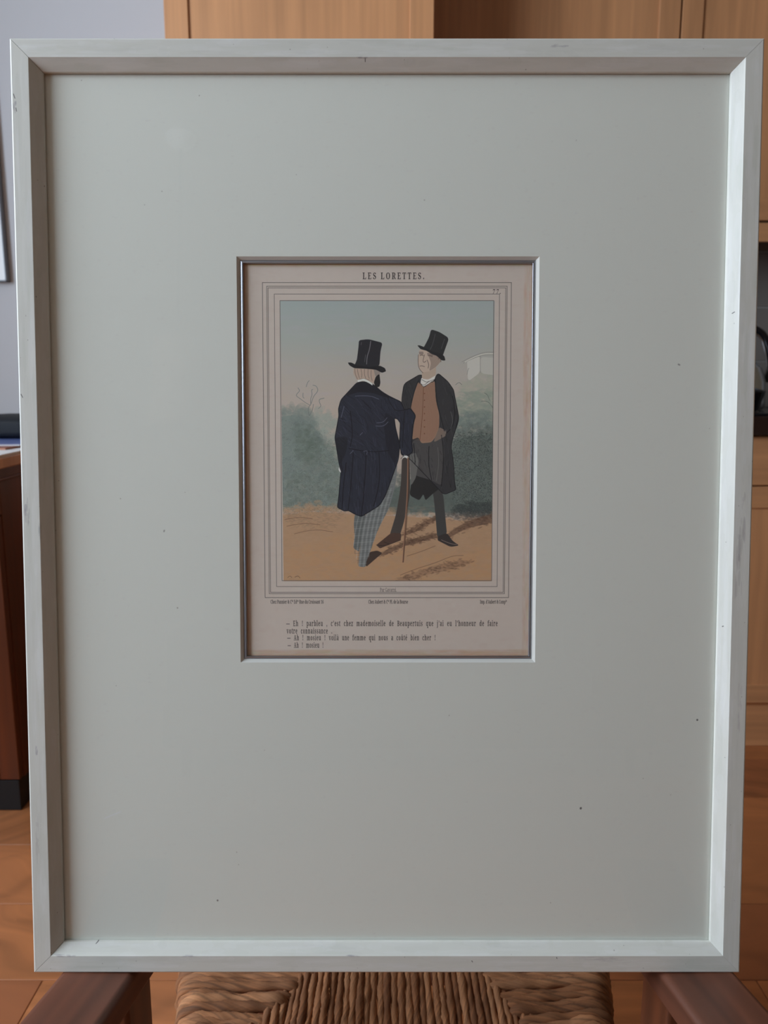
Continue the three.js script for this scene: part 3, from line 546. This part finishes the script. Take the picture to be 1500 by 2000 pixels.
    fill(ink(54, 53, 51), [[842, 936], [860, 946], [866, 965], [870, 1009], [873, 1040], [854, 1047], [851, 1009], [848, 976]]);
    fill(ink(46, 40, 38), [[855, 1045], [855, 1053], [880, 1066], [897, 1063], [884, 1054], [873, 1038]]); pen(ink(120, 104, 94), 2, [[862, 1052], [880, 1060], [892, 1061]]);
    fill(ink(34, 33, 33), [[806, 920], [800, 964], [819, 974], [827, 961], [831, 974], [844, 962], [862, 948], [842, 930]]);
    const coatR = [[822, 727], [789, 746], [785, 772], [784, 800], [782, 840], [783, 884], [800, 892], [842, 936], [867, 963], [891, 953], [888, 938], [886, 902], [881, 868], [885, 850], [897, 814], [888, 770], [886, 758], [875, 742], [855, 725], [845, 745]];
    fill(ink(45, 44, 45), coatR);
    fill(ink(62, 60, 59), [[805, 856], [862, 844], [868, 880], [862, 945], [842, 934], [808, 924], [800, 890]]);
    fill(ink(88, 86, 82), [[800, 884], [812, 880], [818, 896], [812, 930], [803, 945]]);
    fill(ink(127, 99, 82), [[817, 742], [810, 760], [802, 793], [812, 806], [808, 827], [805, 855], [817, 850], [823, 862], [842, 860], [850, 851], [858, 830], [858, 805], [851, 778], [849, 738], [828, 754]]);
    fill(ink(104, 90, 80), [[850, 852], [872, 838], [870, 848], [846, 861], [858, 830], [872, 838]]);
    inside([[817, 742], [802, 793], [812, 806], [805, 855], [842, 860], [858, 830], [849, 738]], () => { for (let i = 0; i < 34; i++) { const x = 800 + i * 1.8; pen(ink(108, 70, 50, 0.45), 1.4, [[x + 6, 745], [x, 800], [x + 1, 862]]); } pen(ink(92, 60, 44), 2.2, [[827, 753], [826, 800], [820, 855]]); for (let y = 765; y < 855; y += 13) { const [p, q] = S(829, y); c.fillStyle = ink(96, 62, 46); c.beginPath(); c.arc(p, q, 2.6, 0, 7); c.fill(); } });
    inside(coatR, () => {
      for (let i = 0; i < 300; i++) { const x = rr(784, 898), y = rr(730, 960), [p, q] = S(x, y), a = 1.45 + rr(-0.25, 0.25), l = rr(10, 40); if (x > 804 && x < 862 && y > 740 && y < 860) continue; c.strokeStyle = rnd() < 0.65 ? ink(26, 26, 27, 0.5) : ink(76, 75, 74, 0.35); c.lineWidth = rr(1, 2.4); c.beginPath(); c.moveTo(p, q); c.lineTo(p + l * Math.cos(a), q + l * Math.sin(a)); c.stroke(); }
      pen(ink(20, 20, 22), 2.6, [[862, 846], [868, 880], [862, 946]], [[808, 862], [812, 900], [808, 924]], [[838, 868], [836, 900], [843, 934]], [[884, 770], [890, 800], [884, 830], [872, 842]]);
      pen(ink(96, 94, 90, 0.7), 2, [[872, 836], [868, 846], [858, 852]], [[880, 800], [886, 816], [880, 834]], [[855, 870], [858, 900], [852, 936]]);
    }); rim(ink(22, 22, 24), coatR, 2.6);
    fill(ink(176, 172, 164), [[823, 734], [821, 745], [827, 752], [836, 747], [850, 736], [850, 730], [838, 736]]); pen(ink(80, 76, 72), 1.8, [[822, 746], [827, 751], [836, 742], [848, 738]], [[824, 738], [832, 744], [838, 741]]);
    pen(ink(26, 26, 28), 3, [[817, 740], [808, 762], [802, 792]], [[850, 735], [852, 778], [860, 808], [868, 838]], [[886, 760], [892, 790], [896, 812], [888, 840]]);
    fill(ink(150, 132, 116), [[824, 722], [824, 736], [836, 738], [851, 730], [852, 712]]);
    fill(ink(158, 141, 126), [[819, 680], [817, 692], [816, 706], [818, 717], [825, 724], [840, 722], [852, 714], [861, 703], [858, 686], [840, 679]]);
    fill(ink(128, 112, 100), [[836, 690], [850, 690], [860, 690], [861, 703], [851, 714], [838, 722], [842, 706]]);
    pen(ink(70, 58, 52), 2, [[820, 692], [823, 690], [827, 692]], [[836, 692], [840, 691], [844, 694]], [[829, 690], [825, 703], [829, 705], [832, 702]], [[820, 712], [824, 711], [829, 713]], [[817, 690], [816, 706], [819, 718], [826, 725]], [[856, 698], [861, 695], [861, 704]], [[834, 700], [838, 708], [836, 716]]);
    fill(ink(92, 80, 74, 0.6), [[818, 684], [827, 684], [827, 690], [819, 690]]); fill(ink(92, 80, 74, 0.6), [[834, 686], [846, 688], [845, 694], [835, 692]]);
    fill(ink(38, 38, 38), [[842, 641], [858, 646], [877, 658], [869, 680], [864, 694], [845, 690], [826, 678], [832, 668], [838, 656]]);
    fill(ink(32, 32, 33), [[815, 672], [821, 679], [836, 683], [850, 690], [863, 701], [870, 701], [868, 693], [862, 688], [845, 684], [828, 675], [820, 672]]);
    pen(ink(66, 66, 66), 2.4, [[850, 650], [846, 668], [840, 680]], [[868, 660], [862, 678]]);

    // gentleman seen from behind: trousers, tail coat, head, hat
    fill(ink(86, 88, 86), [[693, 1000], [691, 1020], [693, 1047], [690, 1068], [701, 1076], [708, 1040], [716, 1002]]);
    fill(ink(98, 99, 97), [[714, 1000], [705, 1047], [700, 1105], [714, 1106], [724, 1071], [737, 1035], [745, 1018], [760, 989], [773, 942], [776, 905], [770, 895], [740, 960]]);
    fill(ink(54, 42, 36), [[722, 1076], [737, 1073], [747, 1078], [733, 1090], [716, 1105], [714, 1100]]);
    inside([[693, 1000], [691, 1020], [690, 1068], [700, 1105], [714, 1106], [737, 1035], [760, 989], [776, 905], [740, 960], [716, 1000]], () => {
      for (let i = 0; i < 24; i++) { const x = 690 + i * 4; pen(ink(i % 2 ? 52 : 152, i % 2 ? 54 : 152, i % 2 ? 54 : 148, 0.55), 1.8, [[x + 26, 950], [x + 6, 1010], [x - 4, 1108]]); }
      for (let i = 0; i < 26; i++) { const y = 930 + i * 7; pen(ink(i % 2 ? 60 : 140, i % 2 ? 62 : 141, i % 2 ? 62 : 138, 0.5), 1.6, [[680, y + 3], [720, y], [790, y - 6]]); } });
    const coatL = [[697, 744], [681, 761], [666, 777], [661, 795], [662, 808], [658, 830], [654, 851], [657, 868], [662, 900], [666, 916], [662, 964], [659, 988], [673, 995], [681, 994], [693, 1001], [706, 1006], [720, 997], [741, 984], [752, 966], [760, 945], [768, 922], [778, 894], [781, 866], [772, 830], [770, 813], [776, 814], [782, 822], [780, 864], [785, 884], [796, 886], [806, 879], [804, 862], [806, 826], [812, 808], [801, 794], [790, 797], [783, 781], [770, 775], [758, 769], [745, 761], [730, 748], [712, 742]];
    fill(ink(36, 37, 46), coatL); rim(ink(20, 21, 25), coatL, 3.5);
    fill(ink(27, 27, 32), [[697, 744], [681, 761], [676, 770], [700, 762], [728, 764], [752, 772], [770, 776], [746, 761], [730, 748], [712, 742]]);
    inside(coatL, () => {
      for (let i = 0; i < 420; i++) { const x = rr(655, 810), y = rr(765, 1000), [p, q] = S(x, y), a = y > 885 ? 1.5 + rr(-0.15, 0.15) : 0.9 + (x - 700) * 0.006 + rr(-0.4, 0.4), l = rr(12, 46); c.strokeStyle = rnd() < 0.6 ? ink(22, 22, 28, 0.6) : ink(64, 66, 80, 0.4); c.lineWidth = rr(1, 2.6); c.beginPath(); c.moveTo(p, q); c.lineTo(p + l * Math.cos(a), q + l * Math.sin(a)); c.stroke(); }
      fill(ink(26, 26, 32, 0.7), [[752, 800], [772, 815], [782, 870], [772, 905], [758, 880], [750, 840]]); fill(ink(24, 24, 28, 0.6), [[655, 850], [680, 850], [676, 880], [664, 905]]);
      pen(ink(18, 18, 22), 3, [[684, 800], [690, 840], [684, 868]], [[682, 872], [720, 880], [760, 876]], [[715, 878], [713, 940], [706, 1005]], [[690, 880], [686, 940], [680, 992]], [[740, 880], [744, 930], [730, 985]], [[676, 900], [670, 950], [668, 990]]);
      pen(ink(88, 90, 104, 0.8), 2.4, [[736, 822], [748, 822], [756, 812]], [[734, 828], [748, 830], [758, 820]], [[710, 878], [718, 875], [716, 884]], [[684, 882], [690, 876]], [[694, 770], [720, 768], [740, 776]], [[672, 790], [666, 812]], [[703, 846], [708, 841]]);
      pen(ink(24, 24, 28), 3, [[757, 772], [768, 800], [790, 797]], [[790, 800], [788, 830], [786, 870]]);
    });
    fill(ink(176, 174, 170), [[662, 908], [666, 917], [665, 920], [661, 914]]);
    fill(ink(182, 178, 170), [[783, 892], [790, 884], [799, 888], [798, 893], [790, 889]]);
    pen(ink(36, 30, 28), 2, [[783, 892], [791, 883], [800, 889], [799, 894]]);
    fill(ink(150, 131, 116), [[691, 714], [690, 726], [697, 738], [706, 741], [722, 741], [731, 746], [733, 728], [741, 718]]);
    pen(ink(92, 78, 70), 1.8, [[698, 718], [699, 726], [702, 735]], [[705, 718], [707, 727], [706, 734]], [[712, 718], [711, 726], [714, 735]], [[719, 718], [718, 728], [721, 736]], [[693, 717], [693, 726], [698, 737]], [[725, 720], [724, 730], [727, 740]], [[702, 737], [712, 736], [721, 739]]);
    fill(ink(120, 110, 102), [[729, 716], [744, 716], [742, 728], [733, 732]]);
    fill(ink(30, 28, 28), [[741, 727], [734, 732], [730, 744], [734, 753], [741, 752], [743, 744]]);
    fill(ink(184, 176, 168), [[698, 739], [711, 736], [720, 740], [728, 747], [727, 750], [717, 743], [708, 740], [699, 743]]);
    pen(ink(24, 24, 26), 2.5, [[698, 744], [710, 741], [720, 745], [730, 752]]);
    fill(ink(34, 33, 36), [[701, 662], [720, 660], [747, 667], [743, 684], [741, 712], [720, 716], [692, 711], [697, 700], [700, 676]]);
    fill(ink(26, 26, 28), [[679, 705], [683, 711], [692, 716], [715, 717], [735, 719], [746, 725], [754, 722], [752, 716], [742, 711], [720, 714], [694, 709], [686, 705]]);
    pen(ink(98, 94, 96), 3, [[724, 664], [722, 680], [717, 692], [716, 708]]); pen(ink(76, 74, 76), 2, [[706, 666], [705, 671]], [[714, 690], [712, 704]]);
    // walking stick
    pen(ink(96, 70, 54), 4.5, [[797, 890], [797, 950], [793, 1010], [787, 1096]]); pen(ink(140, 104, 82), 1.8, [[796, 892], [796, 950], [791, 1010], [786, 1094]]); pen(ink(52, 38, 30), 1.6, [[799, 890], [799, 950], [795, 1010], [788, 1096]]);
    pen(ink(84, 66, 52), 1.6, [[562, 1127], [566, 1122], [570, 1127]], [[576, 1126], [582, 1122], [586, 1128]]);
    c.restore();
    // ruled borders
    const rect = (hx, top, bot, w) => { c.strokeStyle = ink(84, 78, 74); c.lineWidth = w; c.strokeRect((108 - hx) * K, (505 - top) * K, 2 * hx * K, (top - bot) * K); };
    rect(85.7, 484.4, 265.8, 2.4); rect(82.8, 481.9, 268.6, 2.2); rect(81.9, 480.8, 269.5, 2.2); rect(77.6, 476.6, 273.6, 2); rect(73.7, 472.1, 277.8, 2.4);
    // lettering
    // ^ switches raised small letters on and off
    const text = (str, x0, x1, y, size, weight = '', tall = 1) => {
      const a = S(x0, y), b = S(x1, y), px = size * 2.13, parts = str.split('^'), set = (k) => { c.font = `${weight} ${k % 2 ? px * 0.66 : px}px serif`; };
      let m = 0; parts.forEach((t, k) => { set(k); m += c.measureText(t).width; });
      c.save(); c.translate(...a); c.scale((b[0] - a[0]) / m, tall); c.fillStyle = ink(40, 34, 32, 0.96);
      let x = 0; parts.forEach((t, k) => { set(k); c.fillText(t, x, k % 2 ? -px * 0.3 : 0); x += c.measureText(t).width; }); c.restore();
    };
    text('L E S   L O R E T T E S .', 708, 829, 545, 18, 'bold');
    text('7 7 .', 961, 978, 573, 12.5, 'italic bold');
    text('Par Gavarni.', 742, 775, 1155, 10);
    text('Chez Pannier & C^ie^ Ed^rs^ Rue du Croissant 16', 528.5, 632, 1178.5, 10.5, 'bold');
    text('Chez Aubert & C^ie^ Pl. de la Bourse', 719.5, 797, 1178.5, 10.5, 'bold');
    text("Imp. d'Aubert & Comp^ie^", 937.5, 990, 1178.5, 10.5, 'bold');
    const H = '\u200a', sp = (t) => t.split('').join(H).replace(/ /g, '   ');
    text(sp("\u2014 Eh ! parbleu , c'est chez mademoiselle de Beaupertuis que j'ai eu l'honneur de faire"), 559, 972, 1223.5, 14, 'bold', 1.08);
    text(sp('votre connaissance .'), 560, 649, 1238.5, 14, 'bold', 1.08);
    text(sp('\u2014 Ah ! mosieu ! voil\u00e0 une femme qui nous a co\u00fbt\u00e9 bien cher !'), 561, 851, 1252.5, 14, 'bold', 1.08);
    text(sp('\u2014 Ah ! mosieu !'), 562, 632, 1267.5, 14, 'bold', 1.08);
  });
  const sheet = mesh('print_sheet', new THREE.BoxGeometry(0.216, 0.292, 0.0004).translate(0, 0.359, -0.0122), std({ map: sheetTex, roughness: 0.9 }), pic, 'hand coloured lithograph of two gentlemen in top hats');
}
renderer.render(scene, camera);
